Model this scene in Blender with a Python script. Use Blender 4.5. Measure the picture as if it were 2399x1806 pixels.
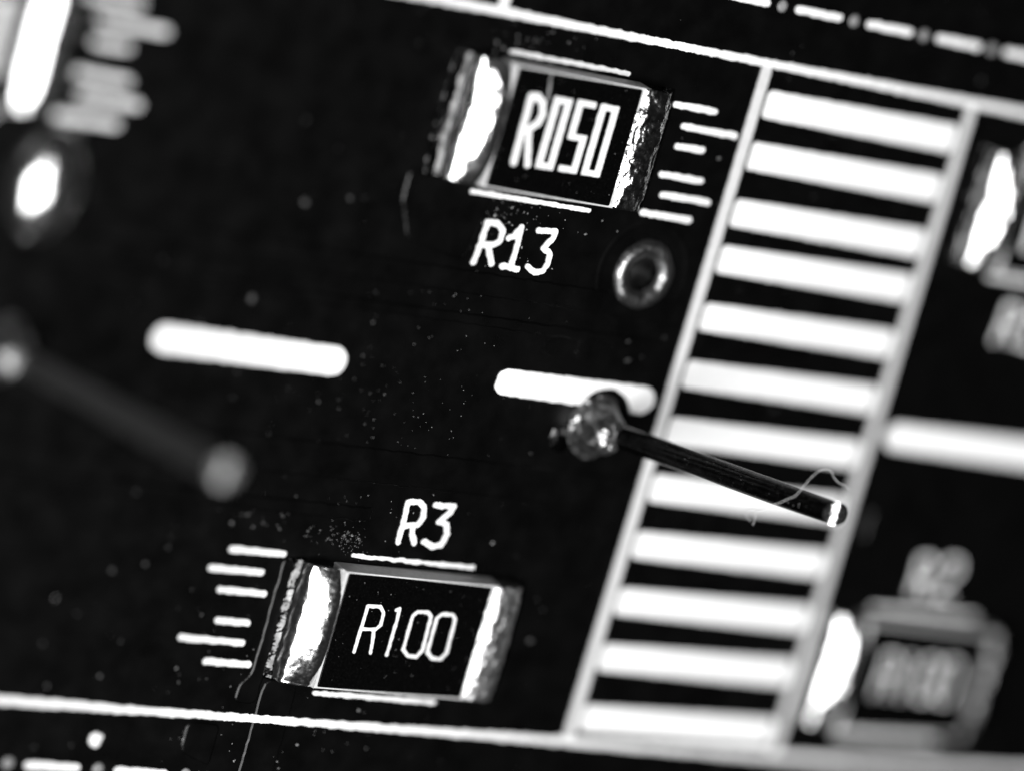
# Macro photograph of a black circuit board: chip resistors, printed white marks, cut wire leads.
# All design numbers below are millimetres; meshes are written in metres (MM = 0.001).
import bpy, math, random
import numpy as np
from mathutils import Matrix, Vector, noise as mnoise
from mathutils.geometry import tessellate_polygon

MM = 0.001
random.seed(11)
scene = bpy.context.scene
for o in list(bpy.data.objects):
    bpy.data.objects.remove(o)

# ------------------------------------------------------------------ camera
PW, PH = 2399.0, 1806.0                  # photograph size, for turning pixels into directions
FPX = 10022.0                            # focal length in photograph pixels
PXMM = 90.0                              # pixels per millimetre at the frame centre
PHI, TH, PSI = (math.radians(a) for a in (31.546, 38.166, 19.3226))
DIST = FPX / PXMM
_far = np.array([math.cos(PHI), math.sin(PHI), 0.0]); _z = np.array([0, 0, 1.0])
BN = -math.cos(TH) * _z + math.sin(TH) * _far         # board normal in camera space (x right, y down, z ahead)
_U = math.cos(TH) * _far + math.sin(TH) * _z
BX = math.cos(PSI) * _U + math.sin(PSI) * np.cross(BN, _U)
BY = np.cross(BN, BX)
FOCUS = 110.5                            # mm from the lens to the sharp plane

cam_d = bpy.data.cameras.new("camera")
cam = bpy.data.objects.new("camera", cam_d)
scene.collection.objects.link(cam)
ex, ey, ez = (np.array([BX[i], BY[i], BN[i]]) for i in range(3))
cpos = -DIST * ez * MM
M = Matrix.Identity(4)
for r in range(3):
    M[r][0], M[r][1], M[r][2], M[r][3] = ex[r], -ey[r], -ez[r], cpos[r]
cam.matrix_world = M
cam_d.sensor_fit = 'HORIZONTAL'
cam_d.sensor_width = 36.0
cam_d.lens = FPX / PW * 36.0
cam_d.clip_start = 0.002
cam_d.clip_end = 20.0
cam_d.dof.use_dof = True
cam_d.dof.focus_distance = FOCUS * MM
cam_d.dof.aperture_fstop = 18.5
cam_d.dof.aperture_blades = 0
scene.camera = cam

# ------------------------------------------------------------------ world, lamp, exposure
world = bpy.data.worlds.new("World"); scene.world = world
world.use_nodes = True
bg = world.node_tree.nodes["Background"]
bg.inputs[0].default_value = (0.5, 0.5, 0.5, 1)
bg.inputs[1].default_value = 0.045

def area(name, direction, dist, sx, sy, power):
    d = bpy.data.lights.new(name, 'AREA'); d.shape = 'RECTANGLE'
    d.size, d.size_y, d.energy = sx * MM, sy * MM, power
    d.color = (1, 1, 1)
    o = bpy.data.objects.new(name, d); scene.collection.objects.link(o)
    v = Vector(direction).normalized()
    o.location = v * dist * MM
    o.rotation_euler = (-v).to_track_quat('-Z', 'Y').to_euler()
    return o
area("softbox_lamp", (-0.34, -0.16, 0.92), 250, 150, 190, 1.15)

scene.view_settings.view_transform = 'Standard'
scene.view_settings.look = 'None'
scene.view_settings.exposure = 0.0
scene.view_settings.gamma = 1.0
scene.view_settings.use_curve_mapping = False
scene.render.engine = 'CYCLES'
scene.cycles.use_denoising = True
scene.cycles.max_bounces = 8
scene.cycles.sample_clamp_indirect = 8.0

# ------------------------------------------------------------------ helpers
def at(px, py, h=0.0):
    """photograph pixel -> board position (mm) on the plane h mm above the board"""
    d = np.array([(px - PW / 2) / FPX, (py - PH / 2) / FPX, 1.0])
    p0 = np.array([0, 0, DIST]) + BN * h
    q = d * (BN @ p0) / (BN @ d) - np.array([0, 0, DIST])
    return (float(q @ BX), float(q @ BY))
def at_depth(px, py, z):
    """photograph pixel -> point (mm) at a given distance ahead of the lens"""
    d = np.array([(px - PW / 2) / FPX, (py - PH / 2) / FPX, 1.0]) * z - np.array([0, 0, DIST])
    return Vector((float(d @ BX), float(d @ BY), float(d @ BN)))
def zA(x, y, h=0.0): return at(940 + x * .3724, 60 + y * .3724, h)      # reading frame round R13
def zB(x, y, h=0.0): return at(360 + x * .425, 1140 + y * .425, h)      # reading frame round R3

def nz(x, y, z=0.0): return mnoise.noise(Vector((x, y, z)))

def link(name, verts, faces, mat, parent=None, smooth=False, loc=None):
    me = bpy.data.meshes.new(name)
    me.from_pydata([(v[0] * MM, v[1] * MM, v[2] * MM) for v in verts], [], faces)
    me.materials.append(mat)
    if smooth:
        me.polygons.foreach_set("use_smooth", [True] * len(me.polygons))
    me.update()
    o = bpy.data.objects.new(name, me)
    scene.collection.objects.link(o)
    if parent: o.parent = parent
    if loc: o.location = [c * MM for c in loc]
    return o
def tag(o, label=None, cat=None, group=None, kind=None):
    if label: o["label"] = label
    if cat: o["category"] = cat
    if group: o["group"] = group
    if kind: o["kind"] = kind
    return o
def empty(name, loc=(0, 0, 0)):
    o = bpy.data.objects.new(name, None); scene.collection.objects.link(o)
    o.location = [c * MM for c in loc]; o.empty_display_size = 0.001
    return o

# ------------------------------------------------------------------ materials
def mat(name, col, rough, metal=0.0, spec=0.5, scale=8.0, var=0.15, rvar=0.1, bump=0.0, bscale=40.0, bdist=0.01, detail=4.0):
    """grey procedural material; scale / bscale are per millimetre, bdist in mm"""
    m = bpy.data.materials.new(name); m.use_nodes = True
    nt = m.node_tree; nd = nt.nodes; ln = nt.links
    p = nd["Principled BSDF"]
    p.inputs["Metallic"].default_value = metal
    p.inputs["Specular IOR Level"].default_value = spec
    tc = nd.new("ShaderNodeTexCoord")
    n1 = nd.new("ShaderNodeTexNoise"); n1.inputs["Scale"].default_value = scale * 1000
    n1.inputs["Detail"].default_value = detail
    ln.new(tc.outputs["Object"], n1.inputs["Vector"])
    r1 = nd.new("ShaderNodeMapRange")
    r1.inputs["From Min"].default_value = .3; r1.inputs["From Max"].default_value = .7
    r1.inputs["To Min"].default_value = col * (1 - var); r1.inputs["To Max"].default_value = col * (1 + var)
    ln.new(n1.outputs["Fac"], r1.inputs["Value"])
    cc = nd.new("ShaderNodeCombineColor")
    for k in range(3): ln.new(r1.outputs["Result"], cc.inputs[k])
    ln.new(cc.outputs["Color"], p.inputs["Base Color"])
    n2 = nd.new("ShaderNodeTexNoise"); n2.inputs["Scale"].default_value = scale * 2600
    n2.inputs["Detail"].default_value = 3
    ln.new(tc.outputs["Object"], n2.inputs["Vector"])
    r2 = nd.new("ShaderNodeMapRange")
    r2.inputs["From Min"].default_value = .3; r2.inputs["From Max"].default_value = .7
    r2.inputs["To Min"].default_value = max(.02, rough - rvar); r2.inputs["To Max"].default_value = min(1, rough + rvar)
    ln.new(n2.outputs["Fac"], r2.inputs["Value"]); ln.new(r2.outputs["Result"], p.inputs["Roughness"])
    if bump:
        n3 = nd.new("ShaderNodeTexNoise"); n3.inputs["Scale"].default_value = bscale * 1000
        n3.inputs["Detail"].default_value = 3
        ln.new(tc.outputs["Object"], n3.inputs["Vector"])
        b = nd.new("ShaderNodeBump"); b.inputs["Strength"].default_value = bump
        b.inputs["Distance"].default_value = bdist * MM
        ln.new(n3.outputs["Fac"], b.inputs["Height"]); ln.new(b.outputs["Normal"], p.inputs["Normal"])
    return m

M_MASK = mat("black_solder_mask", .0008, .30, spec=.25, scale=.5, var=.35, rvar=.05, bump=.12, bscale=2.0, bdist=.01)
M_INK = mat("white_silkscreen_ink", .80, .55, spec=.3, scale=6, var=.05, bump=.5, bscale=14, bdist=.012)
M_INK_THIN = mat("thin_silkscreen_ink", .60, .55, spec=.3, scale=6, var=.07, bump=.5, bscale=14, bdist=.012)
M_CORE = mat("board_core", .03, .7, scale=2)
M_CERAMIC = mat("alumina_ceramic", .60, .5, scale=9, var=.12, bump=.5, bscale=20, bdist=.015)
M_COAT = mat("black_overcoat", .0008, .22, spec=.3, scale=6, var=.4, rvar=.08, bump=.25, bscale=9, bdist=.006)
M_TIN = mat("tinned_terminal", .72, .17, metal=1, scale=4, var=.12, rvar=.07, bump=.35, bscale=7, bdist=.02)
M_TIN_ROUGH = mat("grainy_tin", .28, .20, metal=1, scale=3, var=.5, rvar=.10, bump=.8, bscale=2.6, bdist=.12)
M_SOLDER = mat("solder", .55, .36, metal=1, scale=4, var=.25, rvar=.12, bump=.7, bscale=7, bdist=.05)
M_LEAD = mat("dull_wire", .055, .20, metal=1, scale=5, var=.4, rvar=.10, bump=.4, bscale=6, bdist=.01)
M_TINNED = mat("tinned_wire", .20, .48, metal=1, scale=5, var=.3, rvar=.1, bump=.4, bscale=10, bdist=.012)
M_CUT = mat("bright_cut_end", .38, .22, metal=1, scale=8, var=.15, rvar=.06, bump=.5, bscale=6, bdist=.02)
M_DULL = mat("dull_solder_fillet", .16, .40, metal=1, scale=5, var=.35, rvar=.15, bump=.9, bscale=8, bdist=.06)
M_FILLET = mat("dark_solder_fillet", .05, .17, metal=1, scale=2, var=.7, rvar=.08, bump=.8, bscale=1.8, bdist=.16)
M_EYELET = mat("eyelet_solder", .24, .34, metal=1, scale=4, var=.2, rvar=.08, bump=.5, bscale=6, bdist=.03)
M_JOINT = mat("rough_joint_solder", .27, .40, metal=1, scale=3, var=.5, rvar=.15, bump=.8, bscale=3, bdist=.10)
M_LINT = mat("lint", .65, .6, scale=10)
M_DUST = mat("dust_grain", .24, .6, scale=20, var=.4)
M_FLUX = mat("flux_residue", .07, .28, spec=.6, scale=10, var=.4)
M_SMUDGE = mat("smudge", .22, .5, scale=30, var=.6)

INK = 0.034       # height of the printed ink over the board

# ------------------------------------------------------------------ shape builders
def strip_mesh(a, b, w, z0=0.0, z1=INK, jag=.020, caps=True, step=.07, seed=0.0, corner=None):
    """inked bar from a to b (mm), width w, slightly uneven printed edge; corner = corner radius (default: round ends)"""
    a = Vector(a); b = Vector(b); d = (b - a); L = d.length; d = d / L
    n = Vector((-d.y, d.x)); r = w / 2
    cr = r if corner is None else corner
    if not caps: cr = 0.0
    s = []                         # (position along, half width)
    if caps:
        for k in range(9):
            t = k / 8 * math.pi / 2
            s.append((cr - cr * math.cos(t) - (r if corner is None else 0), r - cr + cr * math.sin(t)))
    s0 = s[-1][0] if s else 0.0
    s1 = L - s0
    m = max(2, int((s1 - s0) / step))
    s += [(s0 + (s1 - s0) * k / m, r) for k in range(1 if s else 0, m)]
    if caps: s += [(L - p, h) for p, h in reversed(s[:9])]
    else: s.append((L, r))
    V = []; F = []
    for p, h in s:
        for sg in (1, -1):
            x = a + d * p
            j = jag * (nz(x.x * 4.5, x.y * 4.5 + sg * 7, seed) + .7 * nz(x.x * 11, x.y * 11 + sg * 3, seed + 5)) * 1.6
            q = x + n * sg * max(.0005, h + (j if h > .3 * r else j * .3))
            V.append((q.x, q.y, z1)); V.append((q.x, q.y, z0))
    for i in range(len(s) - 1):
        k = i * 4
        F.append((k, k + 2, k + 6, k + 4))                  # top
        F.append((k, k + 4, k + 5, k + 1)); F.append((k + 2, k + 3, k + 7, k + 6))
    F.append((0, 1, 3, 2)); k = (len(s) - 1) * 4; F.append((k, k + 2, k + 3, k + 1))
    return V, F
def strip(name, a, b, w, parent, mat_=None, **kw):
    V, F = strip_mesh(a, b, w, **kw)
    return link(name, V, F, mat_ or M_INK, parent)

def seg_d(P, a, b):
    a = np.array(a); b = np.array(b); ab = b - a
    t = np.clip(((P - a) @ ab) / max(1e-9, ab @ ab), 0, 1)
    return np.linalg.norm(P - a - t[..., None] * ab, axis=-1)
def contour_mesh(sdf, x0, x1, y0, y1, res, z0, z1, jag=.010, nf=7.0, seed=0.0):
    """flat inked shape {sdf < 0} by marching squares, with a vertical rim"""
    nx = int((x1 - x0) / res) + 2; ny = int((y1 - y0) / res) + 2
    gx = x0 + np.arange(nx) * res; gy = y0 + np.arange(ny) * res
    P = np.stack(np.meshgrid(gx, gy, indexing='ij'), -1)
    D = sdf(P)
    near = np.argwhere(np.abs(D) < .08)
    for i, j in near:
        D[i, j] += jag * 1.6 * (nz(gx[i] * nf, gy[j] * nf, seed) + .5 * nz(gx[i] * nf * 2.3, gy[j] * nf * 2.3, seed + 3))
    V = []; idx = {}
    def corner(i, j):
        k = (i, j)
        if k not in idx: idx[k] = len(V); V.append((gx[i], gy[j]))
        return idx[k]
    def cross(i, j, i2, j2):
        k = (min((i, j), (i2, j2)), max((i, j), (i2, j2)))
        if k not in idx:
            t = D[i, j] / (D[i, j] - D[i2, j2]); t = min(.97, max(.03, t))
            idx[k] = len(V); V.append((gx[i] + (gx[i2] - gx[i]) * t, gy[j] + (gy[j2] - gy[j]) * t))
        return idx[k]
    F = []
    ins = D < 0
    cells = np.argwhere(ins[:-1, :-1] | ins[1:, :-1] | ins[:-1, 1:] | ins[1:, 1:])
    for i, j in cells:
        i = int(i); j = int(j)
        c = ((i, j), (i + 1, j), (i + 1, j + 1), (i, j + 1)); f = []
        for k in range(4):
            p, q = c[k], c[(k + 1) % 4]
            if ins[p]: f.append(corner(*p))
            if ins[p] != ins[q]: f.append(cross(*p, *q))
        if len(f) > 2: F.append(tuple(f))
    ed = {}
    for f in F:
        for k in range(len(f)):
            e = (f[k], f[(k + 1) % len(f)])
            ed[e] = 1
    n = len(V)
    V3 = [(x, y, z1) for x, y in V] + [(x, y, z0) for x, y in V]
    for (p, q) in list(ed):
        if (q, p) not in ed: F.append((q, p, p + n, q + n))
    return V3, F
def glyph(name, strokes, parent, z0, z1, res=.028, jag=.010, seed=0.0, square=False, mat_=None):
    """strokes: list of (points, stroke width) in mm"""
    xs = [p[0] for st, w in strokes for p in st]; ys = [p[1] for st, w in strokes for p in st]
    m = .3
    def sdf(P):
        D = np.full(P.shape[:2], 9.0)
        for st, w in strokes:
            for p, q in zip(st[:-1], st[1:]):
                D = np.minimum(D, seg_d(P, p, q) - w / 2)
        return D
    V, F = contour_mesh(sdf, min(xs) - m, max(xs) + m, min(ys) - m, max(ys) + m, res, z0, z1, jag, seed=seed)
    return link(name, V, F, mat_ or M_INK, parent)
def box_glyph(name, boxes, parent, z0, z1, res=.028, jag=.007, seed=0.0):
    """boxes: (x0, x1, y0, y1) unions with crisp corners"""
    def sdf(P):
        D = np.full(P.shape[:2], 9.0)
        for x0, x1, y0, y1 in boxes:
            qx = np.abs(P[..., 0] - (x0 + x1) / 2) - (x1 - x0) / 2
            qy = np.abs(P[..., 1] - (y0 + y1) / 2) - (y1 - y0) / 2
            D = np.minimum(D, np.hypot(np.maximum(qx, 0), np.maximum(qy, 0)) + np.minimum(np.maximum(qx, qy), 0))
        return D
    m = .2
    V, F = contour_mesh(sdf, min(b[0] for b in boxes) - m, max(b[1] for b in boxes) + m,
                        min(b[2] for b in boxes) - m, max(b[3] for b in boxes) + m, res, z0, z1, jag, seed=seed)
    return link(name, V, F, M_INK, parent)

def raised_poly(name, pts, h, bevel, parent, mat_, z0=0.0, round_r=.25, uneven=0.0):
    """low flat slab with sloping rim from a polygon outline (mm), corners rounded"""
    n = len(pts); out = []
    area2 = sum(pts[i][0] * pts[(i + 1) % n][1] - pts[(i + 1) % n][0] * pts[i][1] for i in range(n))
    if area2 < 0: pts = pts[::-1]
    for i in range(n):
        p0, p, p1 = (Vector(pts[i - 1]), Vector(pts[i]), Vector(pts[(i + 1) % n]))
        u = (p0 - p); v = (p1 - p); r = min(round_r, u.length * .45, v.length * .45)
        a = p + u.normalized() * r; b = p + v.normalized() * r
        for k in range(6):
            t = k / 5; out.append(a * (1 - t) ** 2 + p * 2 * t * (1 - t) + b * t * t)
    if uneven:
        fine = []
        for i in range(len(out)):
            a, b = out[i], out[(i + 1) % len(out)]; k = max(1, int((b - a).length / .12))
            t = (b - a).normalized() if (b - a).length else Vector((1, 0)); nn = Vector((-t.y, t.x))
            for j in range(k):
                q = a + (b - a) * (j / k)
                fine.append(q + nn * uneven * (nz(q.x * 3, q.y * 3, 1) + .6 * nz(q.x * 8, q.y * 8, 2)))
        out = fine
    m = len(out); V = []
    for q in out: V.append((q.x, q.y, z0))
    for s, zz in ((.35, .55), (.75, .93), (1.0, 1.0)):
        for i in range(m):
            t = (out[(i + 1) % m] - out[i - 1]).normalized(); nn = Vector((-t.y, t.x))
            q = out[i] + nn * bevel * s
            V.append((q.x, q.y, z0 + h * zz))
    F = []
    for k in range(3):
        for i in range(m):
            j = (i + 1) % m
            F.append((k * m + i, k * m + j, (k + 1) * m + j, (k + 1) * m + i))
    F.append(tuple(3 * m + i for i in range(m)))
    return link(name, V, F, mat_, parent, smooth=False)

def revolve(name, prof, cx, cy, parent, mat_, seg=56, wob=.0, squash=None, seed=0.0, loc=None, close=False, grain=0.0):
    """prof: (r, z) list from outside to inside"""
    V = []; F = []
    for r, z in prof:
        for k in range(seg):
            a = 2 * math.pi * k / seg
            rr = r * (1 + wob * nz(math.cos(a) * 1.6 + seed, math.sin(a) * 1.6, z * 2 + seed))
            V.append((cx + rr * math.cos(a), cy + rr * math.sin(a), z + wob * .5 * r * nz(math.cos(a) * 2.2, math.sin(a) * 2.2, seed + r * 3) + grain * nz(rr * math.cos(a) * 7, rr * math.sin(a) * 7, z * 7 + seed)))
    for i in range(len(prof) - 1):
        for k in range(seg):
            j = (k + 1) % seg
            F.append((i * seg + k, i * seg + j, (i + 1) * seg + j, (i + 1) * seg + k))
    if close: F.append(tuple((len(prof) - 1) * seg + k for k in range(seg)))
    return link(name, V, F, mat_, parent, smooth=True, loc=loc)

def tube(name, pts, rad, mat_, parent=None, seg=20, cap=True, end_normal=None, rough=0.0):
    pts = [Vector(p) for p in pts]; V = []; F = []
    up = Vector((0, 0, 1)); prev = None
    for i, p in enumerate(pts):
        t = (pts[min(i + 1, len(pts) - 1)] - pts[max(i - 1, 0)]).normalized()
        u = t.cross(up if prev is None else prev)
        if u.length < 1e-4: u = t.cross(Vector((1, 0, 0)))
        u.normalize(); w = u.cross(t).normalized(); prev = w
        r = rad[i] if isinstance(rad, (list, tuple)) else rad
        for k in range(seg):
            a = 2 * math.pi * k / seg
            q = p + (u * math.cos(a) + w * math.sin(a)) * r * (1 + rough * nz(math.cos(a) * 2, math.sin(a) * 2, i * .6))
            if end_normal is not None and i == len(pts) - 1:
                q = q - t * ((q - p).dot(end_normal) / t.dot(end_normal))
            V.append(tuple(q))
    for i in range(len(pts) - 1):
        for k in range(seg):
            j = (k + 1) % seg
            F.append((i * seg + k, (i + 1) * seg + k, (i + 1) * seg + j, i * seg + j))
    if cap:
        F.append(tuple(range(seg))); F.append(tuple((len(pts) - 1) * seg + k for k in reversed(range(seg))))
    return link(name, V, F, mat_, parent, smooth=True)

# ------------------------------------------------------------------ the board
HOLE = .43
HOLES = [(3.11, 3.46)]
def board_mesh():
    X0, X1, Y0, Y1, T = -70, 75, -50, 50, -1.6
    outer = [(X0, Y0), (X1, Y0), (X1, Y1), (X0, Y1)]
    loops = [[Vector((x, y, 0)) for x, y in outer]]
    for cx, cy in HOLES:
        loops.append([Vector((cx + HOLE * math.cos(-a), cy + HOLE * math.sin(-a), 0))
                      for a in (2 * math.pi * k / 40 for k in range(40))])
    flat = [p for l in loops for p in l]
    tri = tessellate_polygon(loops)
    V = [tuple(p) for p in flat]; n = len(V)
    F = []
    for t in tri:
        a, b, c = (flat[i] for i in t)
        F.append(tuple(t) if (b - a).cross(c - a).z > 0 else tuple(reversed(t)))
    V += [(p[0], p[1], T) for p in V[:n]]
    i0 = 0
    for l in loops:
        for k in range(len(l)):
            a, b = i0 + k, i0 + (k + 1) % len(l)
            F.append((b, a, a + n, b + n))
        i0 += len(l)
    F += [tuple(i + n for i in reversed(t)) for t in F[:len(tri)]]
    return V, F
V, F = board_mesh()
board = link("circuit_board", V, F, M_MASK)
tag(board, "glossy black printed circuit board carrying white printed lines, bars and resistors", "circuit board")

# copper under the mask: low slabs whose rims catch the light
TR = .027
def trace(pts, bevel=.06, rr=.25): raised_poly("masked_copper_trace", pts, TR, bevel, board, M_MASK, round_r=rr, uneven=.03)
trace([(-5.02, -8.6), (-5.02, -11.55), (-4.75, -12.3), (-3.95, -12.3), (-3.95, -8.6)], rr=.3)
trace([(-5.45, -5.3), (-5.45, -8.45), (-5.75, -8.8), (-5.75, -9.3), (-5.06, -9.3), (-5.06, -5.3)])
trace([(-6.95, -9.9), (-6.95, -10.75), (-5.95, -11.1), (-5.95, -9.9)], rr=.2)
trace([(-4.95, 5.2), (-4.95, 4.45), (-4.45, 3.4), (-2.6, 3.1), (-2.2, 5.2)], rr=.2)
trace([(-30, 3.0), (-30, 2.25), (4.6, 2.25), (4.6, 2.85)], rr=.1)
trace([(-30, 1.75), (-30, 1.45), (4.4, 1.45), (4.4, 1.75)], rr=.1)
trace([(-30, -2.1), (-30, -3.05), (4.4, -3.05), (4.4, -2.1)], rr=.1)
trace([(-30, -3.7), (-30, -4.1), (-3.2, -4.1), (-3.2, -3.7)], rr=.1)
trace([(13.2, -2.2), (13.2, -3.1), (40, -3.1), (40, -2.2)], rr=.1)
# mask ring round the plated hole
def ring_trace(cx, cy, r0, r1):
    revolve("masked_copper_ring", [(r1, 0), (r1 - .05, .006), (r1 - .08, .008), (r0 + .08, .008), (r0 + .05, .006), (r0, 0)], cx, cy, board, M_MASK, 64)
ring_trace(3.11, 3.46, 1.3, 1.5)

# --- printed frame
TOPY, BOTY = 9.575, -9.685
LNW = .215
def line(a, b, w, z1=INK, seed=0.0, **kw):
    return strip("printed_line", a, b, w, board, z1=z1, seed=seed, caps=False, **kw)
line((-60, TOPY), (60, TOPY), LNW, seed=1)
line((-60, BOTY), (60, BOTY), LNW, seed=2)
LX, RX = 5.12, 12.36
line((LX, BOTY + .02), (LX, TOPY - .02), .34, INK - .002, seed=3, jag=.008, mat_=M_INK_THIN)
line((RX, BOTY + .02), (RX, TOPY - .02), .31, INK - .002, seed=4, jag=.008, mat_=M_INK_THIN)
line((-3.57, TOPY + .02), (-3.57, TOPY + 6), .30, INK - .002, seed=5)

# --- the twelve wide bars of the ladder
BAR_Y = [8.50, 7.07, 5.49, 4.19, 2.57, .95, -.66, -2.29, -3.92, -5.56, -7.19, -8.98]
for k, y in enumerate(BAR_Y):
    strip("printed_bar", (LX + .27, y), (RX - .27, y), .77, board, seed=20 + k, corner=.14, jag=.010)

# --- wide pill marks on the centre line
strip("printed_pill", (-10.62, .03), (-5.62, .03), .78, board, seed=40)
strip("printed_pill", (13.25, .0), (18.9, .0), .76, board, seed=41)
CUT = at(1408, 986)
def pill_sdf(P):
    d = seg_d(P, (-.22, .08), (4.28, .08)) - .365
    d = np.maximum(d, -(P[..., 0] + .55))
    return np.maximum(d, .92 - np.hypot(P[..., 0] - CUT[0], P[..., 1] - CUT[1]))
V, F = contour_mesh(pill_sdf, -.9, 5.1, -.6, .8, .035, 0, INK, jag=.014, nf=5)
o = link("printed_pill", V, F, M_INK, board)
o["label"] = "printed pill with a round bite beside the solder joint"

# --- dashes and small dots of the neighbouring outlines
for k in range(-3, 8):
    x = 5.42 + (k) * 2.47
    strip("printed_dash", (x + .15, 11.12), (x + 1.55, 11.12), .21, board, seed=60 + k)
for k in range(-3, 8):
    x = -11.42 + k * 2.6
    strip("printed_dash", (x + .2, -11.35), (x + 1.58, -11.35), .22, board, seed=80 + k)
def dome(name, x, y, r, h, m, parent, seed=0.0, wob=.08):
    return revolve(name, [(r, 0), (r * .93, h * .45), (r * .7, h * .8), (r * .4, h * .96), (r * .08, h)], x, y, parent, m, 18, wob=wob, seed=seed, close=True)
for k in range(-3, 8):
    dome("tented_via", 5.42 + k * 2.47 - .38, 11.12, .16, .04, M_SMUDGE, board, seed=k)
    dome("tented_via", -11.42 + k * 2.6 - .37, -11.34, .16, .04, M_SMUDGE, board, seed=k + 30)
x, y = at(224, 1731); dome("printed_dot", x, y, .21, .05, M_INK, board, seed=3, wob=.3)

# --- tick marks: the comb pattern right of each upper resistor, and left of each lower one
T13 = [((1725, 495), (1980, 545)), ((1775, 630), (2105, 700)), ((1735, 757), (1900, 790)),
       ((1635, 930), (1890, 985)), ((1640, 1062), (1935, 1115)), ((1515, 1170), (1815, 1230))]
T3 = [((430, 338), (712, 368)), ((315, 445), (590, 467)), ((365, 563), (605, 585)),
      ((350, 737), (515, 743)), ((148, 830), (485, 852)), ((285, 958), (520, 975))]
PITCH_L = -17.62
for k, (a, b) in enumerate(T13):
    a, b = zA(*a), zA(*b); y = (a[1] + b[1]) / 2
    strip("tick_mark", (a[0], y), (b[0] - .06, y), .18, board, seed=100 + k, jag=.017)
    strip("tick_mark", (a[0] + PITCH_L, y + .02), (b[0] + PITCH_L, y + .02), .19, board, seed=110 + k)
for k, (a, b) in enumerate(T3):
    a, b = zB(*a), zB(*b); y = (a[1] + b[1]) / 2
    strip("tick_mark", (a[0], y), (b[0], y), .18, board, seed=120 + k, jag=.017)

# --- resistor side lines and designators
def side_lines(dx, lo, hi, x0, x1, seed):
    strip("printed_line", (x0 + dx, hi), (x1 + dx, hi), 0.122, board, seed=seed, jag=.019)
    strip("printed_line", (x0 + dx, lo), (x1 + dx, lo), 0.122, board, seed=seed + 1, jag=.019)
PITCH_R = 17.75
side_lines(0, 4.91, 8.62, -2.94, .80, 200)
side_lines(PITCH_R, 4.91, 8.62, -2.94, .80, 202)
side_lines(PITCH_L, 4.91, 8.62, -2.94, .80, 204)
side_lines(0, -8.86, -5.03, -3.40, .40, 206)
side_lines(PITCH_R, -8.86, -5.03, -3.40, .40, 208)

G_R13 = {'R': [[(452, 1488), (500, 1360), (540, 1238), (600, 1243), (640, 1290), (618, 1350), (580, 1378), (500, 1378)], [(545, 1385), (553, 1440), (566, 1498)]],
         '1': [[(672, 1338), (705, 1325), (752, 1268), (722, 1400), (684, 1520)], [(630, 1512), (728, 1533)]],
         '3': [[(862, 1288), (968, 1296), (958, 1330), (892, 1398), (930, 1432), (922, 1495), (885, 1545), (835, 1553), (792, 1515)]]}
G_R3 = {'R': [[(1345, 300), (1372, 200), (1400, 82), (1455, 78), (1488, 105), (1485, 165), (1452, 205), (1380, 212)], [(1425, 215), (1422, 260), (1433, 305)]],
        '3': [[(1552, 98), (1655, 106), (1630, 140), (1570, 188), (1612, 205), (1615, 255), (1580, 318), (1530, 325), (1488, 298)]]}
def lettering(G, order, conv, w, dx=0.0, seed=0.0):
    for k, c in enumerate(order):
        st = [([(conv(*p)[0] + dx, conv(*p)[1]) for p in s], w) for s in G[c]]
        glyph("printed_digit" if c.isdigit() else "printed_letter", st, board, 0, INK, seed=seed + k, jag=.016)
lettering(G_R13, "R13", zA, .165, seed=300)
lettering(G_R3, "R3", zB, .165, seed=310)
# the designators of the right-hand neighbours, R14 and R2
G_R14 = dict(G_R13); G_R14['4'] = [[(905, 1560), (990, 1270), (810, 1470), (955, 1490)]]
lettering(G_R14, "R14", zA, .13, dx=18.0, seed=320)
G_R2 = dict(G_R3); G_R2['2'] = [[(1560, 130), (1600, 88), (1650, 100), (1652, 150), (1580, 235), (1495, 305), (1600, 322)]]
lettering(G_R2, "R2", zB, .13, dx=17.72, seed=330)

# --- plated holes
revolve("plated_hole", [(.96, 0), (.93, .045), (.87, .10), (.79, .14), (.70, .15), (.60, .13), (.51, .075), (.445, .0), (.415, -.2), (.41, -1.2), (.36, -1.45), (.02, -1.5)],
        3.11, 3.46, board, M_EYELET, 72, wob=.07, seed=2, close=True)["label"] = "open plated hole with a raised dull rim"
o = revolve("plated_hole", [(1.0, 0), (.97, .11), (.88, .28), (.70, .43), (.47, .54), (.22, .595), (.03, .605)],
            0, 0, board, M_TIN, 48, wob=.04, seed=5, close=True, loc=(-14.92, 3.40, 0))
o.scale = (1, 1.5, 1); o["label"] = "plated hole filled with a bright solder dome"

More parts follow.
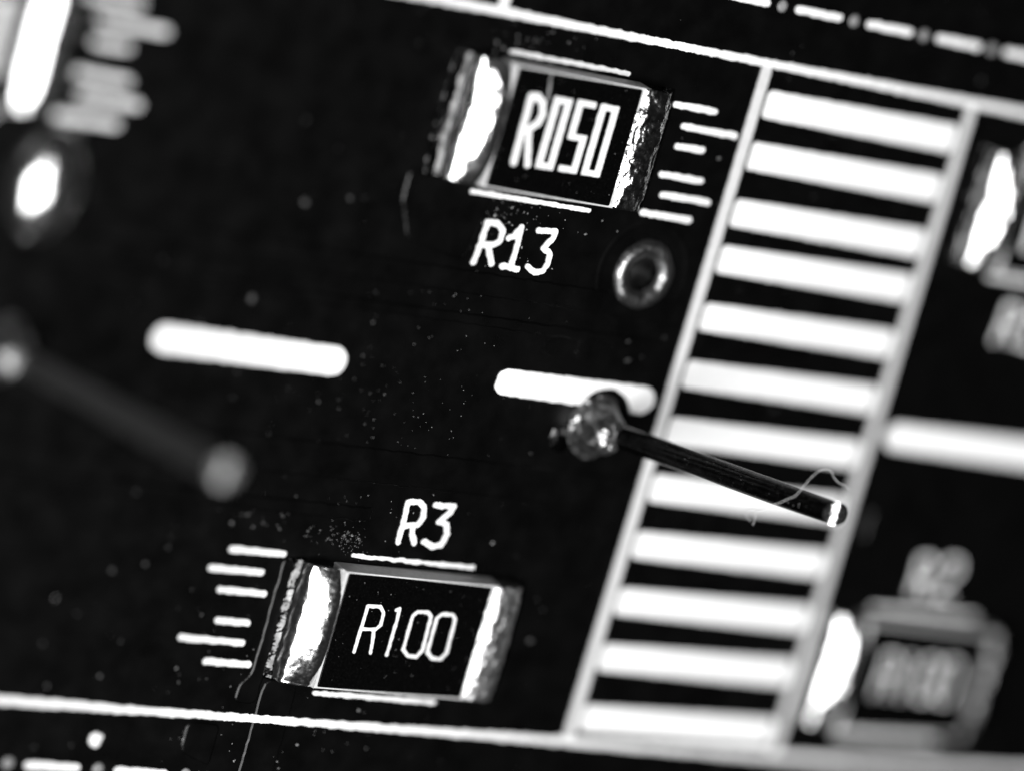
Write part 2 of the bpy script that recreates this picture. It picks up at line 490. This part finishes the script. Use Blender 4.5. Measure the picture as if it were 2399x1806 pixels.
# ------------------------------------------------------------------ chip resistors
BODY_H, HALF = .62, 1.66
def cap_mesh(prof, half, side, x_in, grain, seed, drop=.35, endpow=5, curve=.0, wave=.0):
    """terminal: profile (outward, z) swept across the chip; side = -1 left, +1 right"""
    m = 44; V = []; F = []
    # refine the profile
    P = []
    for (a, b) in zip(prof[:-1], prof[1:]):
        for k in range(3): P.append((a[0] + (b[0] - a[0]) * k / 3, a[1] + (b[1] - a[1]) * k / 3))
    P.append(prof[-1]); n = len(P)
    for _ in range(2):
        P = [P[0]] + [((P[i - 1][0] + 2 * P[i][0] + P[i + 1][0]) / 4, (P[i - 1][1] + 2 * P[i][1] + P[i + 1][1]) / 4) for i in range(1, n - 1)] + [P[-1]]
    for j in range(m + 1):
        v = -1 + 2 * j / m
        e = abs(v) ** endpow
        for (o, z) in P:
            y = v * half * (1 + .02 * nz(o * 3, v, seed))
            zz = z - drop * e * max(0, z - .42) - curve * v * v * max(0, z - .35)
            oo = o - .10 * e * max(0, o - .6) + wave * nz(v * 1.3, seed, 0) * max(0, min(1, o * 2) * min(1, (1.25 - o) * 3))
            g = grain * (nz(o * 5, y * 3, seed) + .6 * nz(o * 12, y * 9, seed + 2)) * min(1, z * 4)
            V.append((x_in + side * (oo + g * .5), y, max(0.001, zz + g)))
    for j in range(m):
        for i in range(n - 1):
            a, b, c, d = j * n + i, j * n + i + 1, (j + 1) * n + i + 1, (j + 1) * n + i
            F.append((a, b, c, d) if side < 0 else (a, d, c, b))
    # side walls down to the board
    for j, fl in ((0, False), (m, True)):
        k0 = len(V)
        for i in range(n): V.append((V[j * n + i][0], V[j * n + i][1], 0.0))
        for i in range(n - 1):
            a, b, c, d = j * n + i, j * n + i + 1, k0 + i + 1, k0 + i
            F.append((a, d, c, b) if fl == (side < 0) else (a, b, c, d))
    return V, F
LEFT_PROF = [(-.06, .60), (.04, .665), (.16, .705), (.28, .705), (.45, .660), (.65, .580), (.84, .490), (.96, .405), (1.05, .29), (1.11, .16), (1.14, .06), (1.15, .0)]
FILLET_PROF = [(1.05, .10), (1.14, .10), (1.20, .065), (1.28, .035), (1.38, .02), (1.47, .018), (1.56, .0)]
WIDE_PROF = [(-.03, .60), (.1, .65), (.22, .71), (.34, .765), (.45, .78), (.62, .785), (.8, .80), (.95, .70), (1.06, .55), (1.12, .38), (1.17, .2), (1.2, .0)]
RIGHT_PROF = [(-.03, .60), (.06, .65), (.16, .70), (.24, .735), (.5, .75), (.75, .735), (.95, .67), (1.06, .55), (1.12, .38), (1.17, .2), (1.2, .0)]
def rounded_slab(name, x0, x1, y0, y1, z0, z1, mat_, parent, bev=.03, rr=.05):
    pts = [(x0, y0), (x1, y0), (x1, y1), (x0, y1)]
    return raised_poly(name, pts, z1 - z0, bev, parent, mat_, z0=z0, round_r=rr)
def resistor(label, cx, cy, black0, black1, text, left_grain=.012, seed=0.0, right_mat=None):
    """cx, cy: origin on the board; black0/1: extent of the black coat along x, relative to the origin"""
    t = empty("chip_resistor", (cx, cy, 0))
    tag(t, label, "resistor", "chip resistors soldered on the board")
    L0, L1 = black0 - 1.12, black1 + 1.04
    # white ceramic body: a slab standing slightly off the board
    rounded_slab("ceramic_body", black0 - .13, black1 + .30, -HALF, HALF, .04, BODY_H, M_CERAMIC, t, bev=.05, rr=.04)
    rounded_slab("black_coat", black0, black1, -HALF + .085, HALF - .085, BODY_H - .002, BODY_H + .022, M_COAT, t, bev=.02, rr=.07)
    V, F = cap_mesh(LEFT_PROF, HALF - .03, -1, black0, left_grain, seed + 1, curve=.35, wave=.22)
    tl = link("terminal", V, F, M_TIN, t, smooth=True)
    V, F = cap_mesh(FILLET_PROF, HALF - .0, -1, black0, .02, seed + 4)
    link("solder_fillet", V, F, M_FILLET, tl, smooth=True)
    V, F = cap_mesh(RIGHT_PROF, HALF - .05, 1, black1, .05, seed + 2, drop=.25)
    tr = link("terminal", V, F, right_mat or M_TIN_ROUGH, t, smooth=True)
    V, F = cap_mesh(FILLET_PROF, HALF - .02, 1, black1, .02, seed + 5)
    link("solder_fillet", V, F, M_FILLET, tr, smooth=True)
    z0, z1 = BODY_H + .018, BODY_H + .036
    text(t, z0, z1)
    return t
HT = BODY_H + .036
def text_R050(cx, cy):
    def f(t, z0, z1):
        def q(x, y): p = zA(x, y, HT); return (p[0] - R13X, p[1] - R13Y)
        w = .195
        glyph("printed_letter", [([q(708, 862), q(820, 448), q(862, 450), q(893, 490), q(890, 560), q(862, 615), q(800, 655)], w),
                                 ([q(803, 655), q(800, 760), q(795, 878)], w * .95)], t, z0, z1, seed=cx)
        x0, x1 = q(1030, 460)[0], 0
        yt, yb = q(1030, 458)[1], q(892, 905)[1]
        def cell(a, b): return q(*a)[0], q(*b)[0]
        vs, hs = .205, .165
        z = [((835, 895), (950, 915)), ((985, 915), (1100, 938)), ((1128, 940), (1245, 960))]
        for k, (bl, br) in enumerate(z):
            x0 = q(*bl)[0]; x1 = q(*br)[0]; yb = (q(*bl)[1] + q(*br)[1]) / 2
            tops = [((975, 450), (1085, 465)), ((1115, 468), (1235, 485)), ((1260, 495), (1378, 512))][k]
            yt = (q(*tops[0])[1] + q(*tops[1])[1]) / 2
            x0 = (x0 + q(*tops[0])[0]) / 2; x1 = (x1 + q(*tops[1])[0]) / 2
            ym = (yt + yb) / 2 - .02
            if k != 1:
                bx = [(x0, x0 + vs, yb, yt), (x1 - vs, x1, yb, yt), (x0, x1, yb, yb + hs), (x0, x1, yt - hs, yt)]
            else:
                bx = [(x0, x1, yt - hs, yt), (x0, x0 + vs, ym - hs / 2, yt), (x0, x1, ym - hs / 2, ym + hs / 2), (x1 - vs, x1, yb, ym + hs / 2), (x0, x1, yb, yb + hs)]
            box_glyph("printed_digit", bx, t, z0, z1, seed=cx + k)
    return f
def text_R100(cx, cy):
    def f(t, z0, z1):
        def q(x, y): p = zB(x, y, HT); return (p[0] - R3X, p[1] - R3Y)
        w = .098
        glyph("printed_letter", [([q(1105, 908), q(1182, 655), q(1250, 660), q(1268, 690), q(1252, 760), q(1225, 785), q(1148, 782)], w),
                                 ([q(1215, 785), q(1210, 830), q(1196, 915)], w)], t, z0, z1, res=.02, seed=cx)
        glyph("printed_digit", [([q(1338, 678), q(1356, 670), q(1340, 740), q(1285, 925)], w)], t, z0, z1, res=.02, seed=cx + 1)
        for dx in (0, 133):
            dy = dx * .10
            o = [(1376, 895), (1400, 930), (1448, 935), (1482, 900), (1530, 715), (1515, 690), (1455, 688), (1428, 712), (1376, 895)]
            glyph("printed_digit", [([q(a + dx, b + dy) for a, b in o], w)], t, z0, z1, res=.02, seed=cx + dx)
    return f
R13X, R13Y = -1.04, 6.80
R3X, R3Y = -1.52, -6.90
r13 = resistor("chip resistor marked R050 beside the printed R13", R13X, R13Y, -1.97, 1.98, text_R050(R13X, R13Y), left_grain=.02, seed=1)
r3 = resistor("chip resistor marked R100 in thin digits beside the printed R3", R3X, R3Y, -2.28, 2.28, text_R100(R3X, R3Y), seed=9, right_mat=M_SOLDER)

def copy_thing(root, x, y, label):
    r = root.copy(); scene.collection.objects.link(r); r.location = (x * MM, y * MM, 0); r["label"] = label
    for ch in root.children:
        c = ch.copy(); scene.collection.objects.link(c); c.parent = r
        for gr in ch.children:
            d = gr.copy(); scene.collection.objects.link(d); d.parent = c
    return r
r12 = copy_thing(r13, R13X + PITCH_L, R13Y + .02, "chip resistor beside a comb of ticks and the solder-filled hole")
for c in r12.children:      # this chip's right terminal is smooth and bright
    if c.data.materials[0] == M_TIN_ROUGH:
        V, F = cap_mesh(WIDE_PROF, HALF - .05, 1, 1.98, .01, 33, drop=.25)
        o = link("terminal", V, F, M_TIN, r12, smooth=True)
        for g in c.children: g.parent = o
        bpy.data.objects.remove(c)
        break
copy_thing(r13, R13X + 17.6, R13Y, "chip resistor beside the printed R14, past the striped ladder")
r2 = copy_thing(r3, R3X + 17.75, R3Y, "chip resistor marked R100 beside the printed R2")
for c in r2.children:       # grainy right terminal here
    if c.data.materials[0] == M_SOLDER:
        c.data = c.data.copy(); c.data.materials[0] = M_FILLET
# a pale scuff on the black coat of R13
a, b = zA(945, 310, HT), zA(925, 470, HT)
V, F = strip_mesh((a[0] - R13X, a[1] - R13Y), (b[0] - R13X, b[1] - R13Y), .07, z0=BODY_H + .018, z1=BODY_H + .025, jag=.03, step=.03)
link("scuff", V, F, M_SMUDGE, r13)

# ------------------------------------------------------------------ wire leads
TIP = at_depth(1961, 1204, 109.1)
TIP_B = at_depth(530, 1105, 98.3)
EYE = Vector(tuple(cpos / MM))
def lead(bx, by, tip_w, label, seed, cut_mat, wire_mat):
    t = empty("wire_lead", (bx, by, 0))
    tag(t, label, "wire", "cut wire leads")
    joint = [(.86, 0), (.80, .05), (.75, .10), (.71, .15), (.68, .22), (.65, .30), (.625, .4), (.60, .50), (.57, .60), (.54, .70), (.50, .78), (.45, .86), (.36, .96), (.2, 1.0)]
    revolve("solder_joint", joint, -.06, .0, t, M_JOINT, 64, wob=.16, seed=seed, close=True, grain=.09)
    revolve("solder_splash", [(.40, 0), (.34, .03), (.2, .05), (.05, .055)], -.95, -.42, t, M_FILLET, 24, wob=.25, seed=seed + 3, close=True)
    org = Vector((bx, by, 0))
    base = Vector((.08, .0, .35)); tip = tip_w - org
    d = (tip - base).normalized()
    half = ((EYE - tip_w).normalized() + Vector((-.34, -.16, .92)).normalized()).normalized()
    e = (half - d * half.dot(d)).normalized(); g = d.cross(e)
    k = math.sqrt(1 - half.dot(d) ** 2) / half.dot(d)          # slope of the sheared facet
    R = .318
    def end(a, r):
        p = e * math.cos(a) * r + g * math.sin(a) * r
        s_ = math.cos(a) * r + .035 * nz(math.sin(a) * r * 9, seed, math.cos(a) * r * 5)
        cut = -.36 * k * s_ - .66 * k * max(0.0, min(s_, .085) + .02) + .010 * nz(p.x * 5 + seed, p.y * 5, p.z * 5) * (1 if r < R * .97 else 0)
        return tip + p + d * cut
    seg = 40; V = []; F = []; rows = 12
    for i in range(rows):
        c = base + (tip - base) * (i / (rows - 1)) if i else base - d * .3
        for q in range(seg):
            a = 2 * math.pi * q / seg
            r = R * (1 + .02 * nz(math.cos(a) * 2, math.sin(a) * 2, i * .7 + seed))
            V.append(tuple(end(a, R) if i == rows - 1 else c + e * math.cos(a) * r + g * math.sin(a) * r))
    for i in range(rows - 1):
        for q in range(seg):
            j = (q + 1) % seg
            F.append((i * seg + q, i * seg + j, (i + 1) * seg + j, (i + 1) * seg + q))
    link("pin", V, F, wire_mat, t, smooth=True)
    V = [tuple(end(0, 0))]; F = []; rad = (.07, .13, .19, .25, .295, R)
    for r in rad: V += [tuple(end(2 * math.pi * q / seg, r)) for q in range(seg)]
    for q in range(seg): F.append((0, 1 + q, 1 + (q + 1) % seg))
    for i in range(len(rad) - 1):
        for q in range(seg):
            a0 = 1 + i * seg; j = (q + 1) % seg
            F.append((a0 + q, a0 + seg + q, a0 + seg + j, a0 + j))
    link("cut_end", V, F, cut_mat, t)
    return t
lead(3.0, -.80, TIP, "upright wire lead cut off above the striped ladder, beside the bitten pill", 4.0, M_CUT, M_LEAD)
lead(-14.95, -.75, TIP_B, "upright wire lead beside the solder-filled hole, away from the striped ladder", 7.0, M_TINNED, M_TINNED)

# lint on the wire
def lz(x, y, dz=0.0): return at_depth(1400 + x * .27125, 900 + y * .27125, 109.15 + dz)
def smooth_path(p, n=5):
    out = []
    for i in range(len(p) - 1):
        p0, p1, p2, p3 = p[max(i - 1, 0)], p[i], p[i + 1], p[min(i + 2, len(p) - 1)]
        for k in range(n):
            s = k / n
            out.append(.5 * ((2 * p1) + (p2 - p0) * s + (2 * p0 - 5 * p1 + 4 * p2 - p3) * s * s + (3 * p1 - p0 - 3 * p2 + p3) * s ** 3))
    return out + [p[-1]]
fib = [(1340, 1215), (1362, 1150), (1372, 1092), (1430, 1080), (1480, 1050), (1550, 1030), (1650, 985), (1705, 962), (1762, 903), (1820, 830), (1880, 770), (1930, 736), (2010, 736), (2040, 800), (2080, 845), (2150, 880), (2182, 915)]
P = smooth_path([lz(*p) for p in fib])
lint = tube("lint_fibre", P, [.0085 + .003 * nz(i * .4, 0, 0) for i in range(len(P))], M_LINT, seg=6)
tag(lint, "pale curly lint fibre caught on the cut wire", "lint")
P = smooth_path([lz(*p) for p in ((1322, 1185), (1286, 1140), (1300, 1082), (1372, 1080))])
tube("fibre_strand", P, .006, M_LINT, lint, seg=6)

# ------------------------------------------------------------------ dust and flux
ICO = [(0, 0, 1), (.894, 0, .447), (.276, .851, .447), (-.724, .526, .447), (-.724, -.526, .447), (.276, -.851, .447), (.8, .5, -.1), (-.2, .9, -.1), (-.9, 0, -.1), (-.2, -.9, -.1), (.8, -.5, -.1)]
ICF = [(0, 1, 2), (0, 2, 3), (0, 3, 4), (0, 4, 5), (0, 5, 1), (1, 6, 2), (2, 7, 3), (3, 8, 4), (4, 9, 5), (5, 10, 1), (6, 7, 2), (7, 8, 3), (8, 9, 4), (9, 10, 5), (10, 6, 1)]
def grains(name, spots, mat_, label):
    V = []; F = []
    for x, y, z, r in spots:
        n = len(V); a = random.random() * 6.28; ca, sa = math.cos(a), math.sin(a); el = 1 + random.random() * 1.0
        for p in ICO:
            q = [c * (1 + random.uniform(-.3, .3)) for c in p]
            X, Y = q[0] * el, q[1]
            V.append((x + r * (X * ca - Y * sa), y + r * (X * sa + Y * ca), z + r * .5 * (q[2] + .1)))
        F += [tuple(i + n for i in f) for f in ICF]
    o = link(name, V, F, mat_)
    return tag(o, label, None, None, "stuff")
sp = []
def scatter(px, py, sx, sy, n, rmin, rmax, h=0.0):
    for _ in range(n):
        x, y = at(random.gauss(px, sx), random.gauss(py, sy), h)
        sp.append((x, y, h, rmin + (rmax - rmin) * random.random() ** 3))
scatter(1180, 520, 70, 40, 90, .008, .028)
scatter(1260, 105, 60, 22, 40, .008, .03)
scatter(1080, 690, 70, 60, 40, .005, .017)
scatter(930, 950, 110, 120, 100, .005, .017)
scatter(820, 1200, 80, 60, 34, .006, .016)
scatter(700, 1230, 90, 70, 22, .008, .022)
scatter(560, 1580, 140, 90, 40, .008, .03)
scatter(640, 1740, 90, 40, 30, .01, .03)
for _ in range(420):
    x, y = random.uniform(-12, 14), random.uniform(-14, 14)
    sp.append((x, y, 0, .005 + .014 * random.random() ** 4))
for _ in range(80):       # on the coats
    sp.append((R3X + random.uniform(-2.2, 2.2), R3Y + random.uniform(-1.5, 1.5), BODY_H + .022, .004 + .008 * random.random() ** 2))
for _ in range(40):
    sp.append((R13X + random.uniform(-1.9, 1.9), R13Y + random.uniform(-1.5, 1.5), BODY_H + .022, .004 + .008 * random.random() ** 2))
for k in range(45):        # on the wire
    s = random.uniform(.25, .98); b = Vector((3.12, -.8, .42)); q = b + (TIP - b) * s
    d = (TIP - b).normalized(); v = (Vector(tuple(cpos / MM)) - q).normalized(); v = (v - d * v.dot(d)).normalized(); w = d.cross(v)
    a = random.uniform(-1.2, 1.2); q = q + (v * math.cos(a) + w * math.sin(a)) * .32
    sp.append((q.x, q.y, q.z, .005 + .008 * random.random() ** 2))
grains("dust", sp, M_DUST, "fine pale dust grains scattered over the black board")
sp = []
scatter(822, 1265, 20, 14, 80, .010, .028)
scatter(770, 1245, 40, 16, 14, .014, .04)
scatter(590, 1215, 22, 14, 5, .03, .07)
scatter(1160, 490, 60, 16, 18, .012, .03)
for px, py, r in ((714, 475, .13), (820, 465, .08), (1685, 372, .09), (1242, 1500, .12), (1155, 1270, .1), (640, 1770, .13), (430, 1735, .1), (512, 1495, .08), (1470, 800, .12), (1470, 845, .1), (318, 1150, .12), (340, 1320, .1), (130, 1400, .1), (262, 1335, .1), (590, 700, .16)):
    x, y = at(px, py); sp.append((x, y, 0, r * .5))
grains("flux_residue", sp, M_FLUX, "glassy specks of dried flux on the black board")
